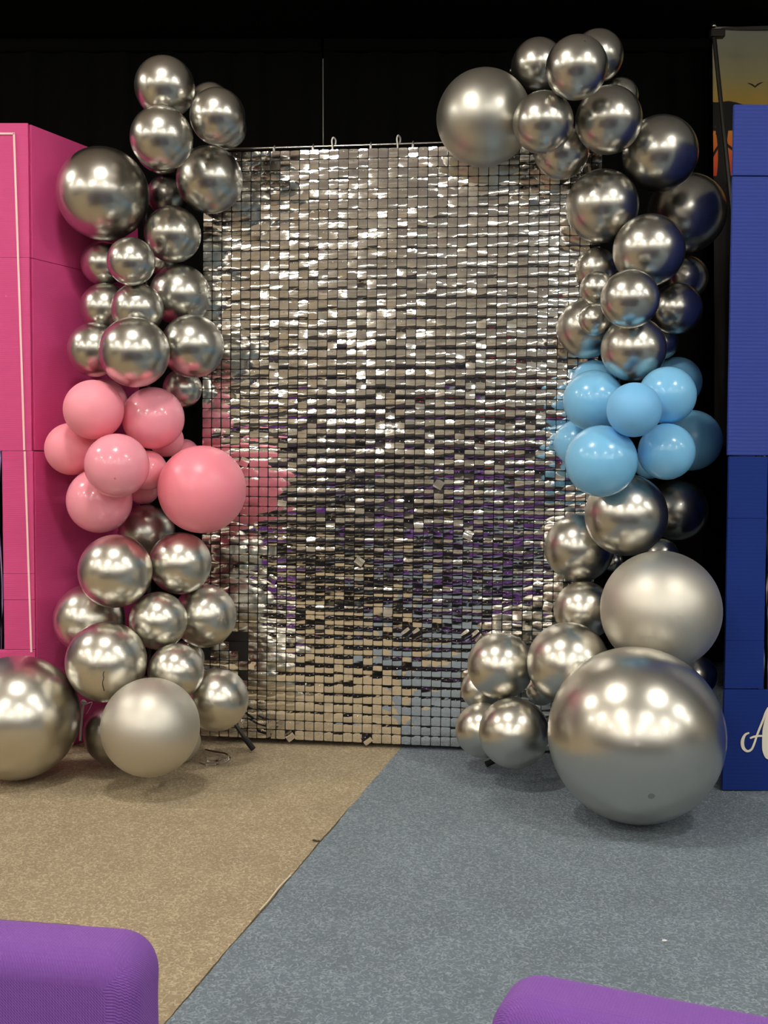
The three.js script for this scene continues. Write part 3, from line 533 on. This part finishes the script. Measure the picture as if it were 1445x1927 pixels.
// ---------- purple chairs in front of the camera ----------
{
  const weave = dataTexture(256, (a, n) => { for (let y = 0; y < n; y++) for (let x = 0; x < n; x++) { const i = (y * n + x) * 4, u = x / n * 16, v = y / n * 16, s = 0.5 + 0.5 * Math.sin((u + v) * 6.2832 + Math.sin(v * 6.2832) * 0.9), w = 0.5 + 0.5 * Math.sin((u - v) * 6.2832 * 2); a[i] = a[i + 1] = a[i + 2] = 255 * (0.15 + 0.55 * s + 0.2 * w + 0.1 * rnd()); a[i + 3] = 255; } }, false, 1 / 0.034);
  const cloth = phys({ color: lin(0.21, 0.075, 0.385), roughness: 0.9, bumpMap: weave, bumpScale: 0.0007, sheen: 0.6, sheenColor: lin(0.55, 0.3, 0.75), sheenRoughness: 0.45 });
  const metal = std({ color: lin(0.02, 0.02, 0.02), roughness: 0.4, metalness: 0.6 });
  function cushion(w0, w1, h, d, r, b) {                         // trapezoid outline, rounded, pillowed edge
    const s = new THREE.Shape(), i = b;
    s.moveTo(-w0 + i + r, i); s.lineTo(w0 - i - r, i); s.quadraticCurveTo(w0 - i, i, w0 - i, i + r);
    s.bezierCurveTo(w0 - i - 0.012, h * 0.45, w1 - i - 0.004, h * 0.75, w1 - i, h - i - r); s.quadraticCurveTo(w1 - i, h - i, w1 - i - r, h - i);
    s.lineTo(-w1 + i + r, h - i); s.quadraticCurveTo(-w1 + i, h - i, -w1 + i, h - i - r); s.bezierCurveTo(-w1 + i + 0.004, h * 0.75, -w0 + i + 0.012, h * 0.45, -w0 + i, i + r); s.quadraticCurveTo(-w0 + i, i, -w0 + i + r, i);
    return new THREE.ExtrudeGeometry(s, { depth: d - 2 * b, bevelEnabled: true, bevelSize: b, bevelThickness: b, bevelSegments: 8, curveSegments: 12 }).translate(0, 0, b);
  }
  const c = thing('chair', 'purple fabric chair on the beige carpet, its back turned to us', 'chair', [-0.376, 0, 3.51], -0.16, 'purple chairs');
  part('backrest', cushion(0.245, 0.222, 0.36, 0.062, 0.010, 0.019).translate(0, 0.4165, 0), cloth, c);
  part('seat', cushion(0.235, 0.225, 0.44, 0.07, 0.03, 0.022).rotateX(-Math.PI / 2).translate(0, 0.345, 0.0), cloth, c);
  for (const s of [-1, 1]) {
    part('leg', bar([s * 0.20, 0.012, -0.40], [s * 0.19, 0.42, -0.36], 0.011), metal, c);
    part('leg', bar([s * 0.20, 0.012, 0.10], [s * 0.19, 0.42, 0.01], 0.011), metal, c);
    part('back_frame', bar([s * 0.19, 0.40, 0.012], [s * 0.19, 0.5, 0.03], 0.010), metal, c);
  }
  part('stretcher', bar([-0.19, 0.40, -0.34], [0.19, 0.40, -0.34], 0.009), metal, c);
  const d = c.clone(); d.name = numbered('chair'); d.position.set(0.291, -0.007, 3.674); d.rotation.y = -0.40;
  d.userData = { ...c.userData, label: 'purple fabric chair on the blue grey carpet, its back turned to us' }; scene.add(d);
  // added chairs out of view, coloured to darken and vary the shimmer wall reflections
  const hues = { 'charcoal': [0.012, 0.011, 0.014], 'dark navy': [0.008, 0.010, 0.022], 'red': [0.5, 0.03, 0.05], 'bright blue': [0.03, 0.10, 0.45], 'pale grey': [0.6, 0.58, 0.55], 'purple': null };
  const fabric = Object.fromEntries(Object.entries(hues).map(([k, v]) => [k, v ? std({ color: lin(...v), roughness: 0.9 }) : cloth]));
  const seat = (x, z, a, hue) => {
    const e = c.clone(); e.name = numbered('chair'); e.position.set(x, 0, z); e.rotation.y = a;
    for (const o of e.children) if (['backrest', 'seat'].includes(o.name)) o.material = fabric[hue];
    e.userData = { label: `${hue} fabric chair added out of view to shape the reflections in the shimmer tiles`, category: 'chair', group: `${hue} chairs added for the shimmer wall reflections` }; scene.add(e);
  };
  for (const [x, z] of [[-1.06, 3.40], [-1.66, 3.34], [-2.26, 3.3], [0.96, 3.84], [1.56, 3.98]]) seat(x, z, -0.2, x < -2 ? 'purple' : 'charcoal');
  for (const x of [-1.75, -1.2, -0.66, 0.62, 1.2, 1.8]) seat(x, 4.27 + x * 0.2, -0.18, 'charcoal');
  // unseen bags added to darken the reflections: a floor row, one per near seat
  const bagCloth = std({ color: lin(0.010, 0.009, 0.012), roughness: 0.9 }), bag = new THREE.Group();
  part('body', new RoundedBoxGeometry(0.36, 0.28, 0.14, 4, 0.035).translate(0, 0.141, 0), bagCloth, bag);
  for (const s of [-1, 1]) part('handle', tube([[-0.07, 0.22, 0.068 * s], [-0.06, 0.16, 0.078 * s], [0, 0.13, 0.08 * s], [0.06, 0.16, 0.078 * s], [0.07, 0.22, 0.068 * s]], 0.006, 20, 6), bagCloth, bag);
  const setBag = (x, y, z, a, label) => {
    const b = bag.clone(); b.name = numbered('added_tote_bag'); b.position.set(x, y, z); b.rotation.y = a;
    b.userData = { label, category: 'bag', group: 'black bags added to darken the shimmer wall reflections' }; scene.add(b); return b;
  };
  for (const x of [-2.2, -1.78, -1.37, -0.96, -0.56, -0.17, 0.22, 0.62, 1.02, 1.43, 1.85]) setBag(x, 0, 2.99 + Math.max(x, -0.6) * 0.17 - (x < -1.5 ? 0.22 : 0), -0.15 + 0.06 * gauss(), 'black tote bag added out of view to darken the shimmer tile reflections');
  setBag(c.position.x - 0.05, 0.4165, c.position.z - 0.125, c.rotation.y, 'black tote bag added on the purple chair on beige carpet to darken its reflection');
  setBag(d.position.x + 0.08, 0.41, d.position.z - 0.15, d.rotation.y, 'black tote bag added on the purple chair on blue carpet to darken its reflection').scale.y = 0.55;
  for (let r = 0; r < 6; r++) for (let k = -6; k <= 5; k++) {
    const x = k * 0.56 + 0.2 * (r % 2), z = 5.12 + r * 0.82 + x * 0.17;
    if (Math.abs(x) < 0.6 && r === 0) continue;
    const q = rnd(); seat(x, z, -0.14 + 0.05 * gauss(), q < 0.62 ? 'charcoal' : q < 0.8 ? 'dark navy' : q < 0.84 ? 'purple' : q < 0.91 ? 'red' : q < 0.93 ? 'bright blue' : 'pale grey');
  }
}

renderer.render(scene, camera);
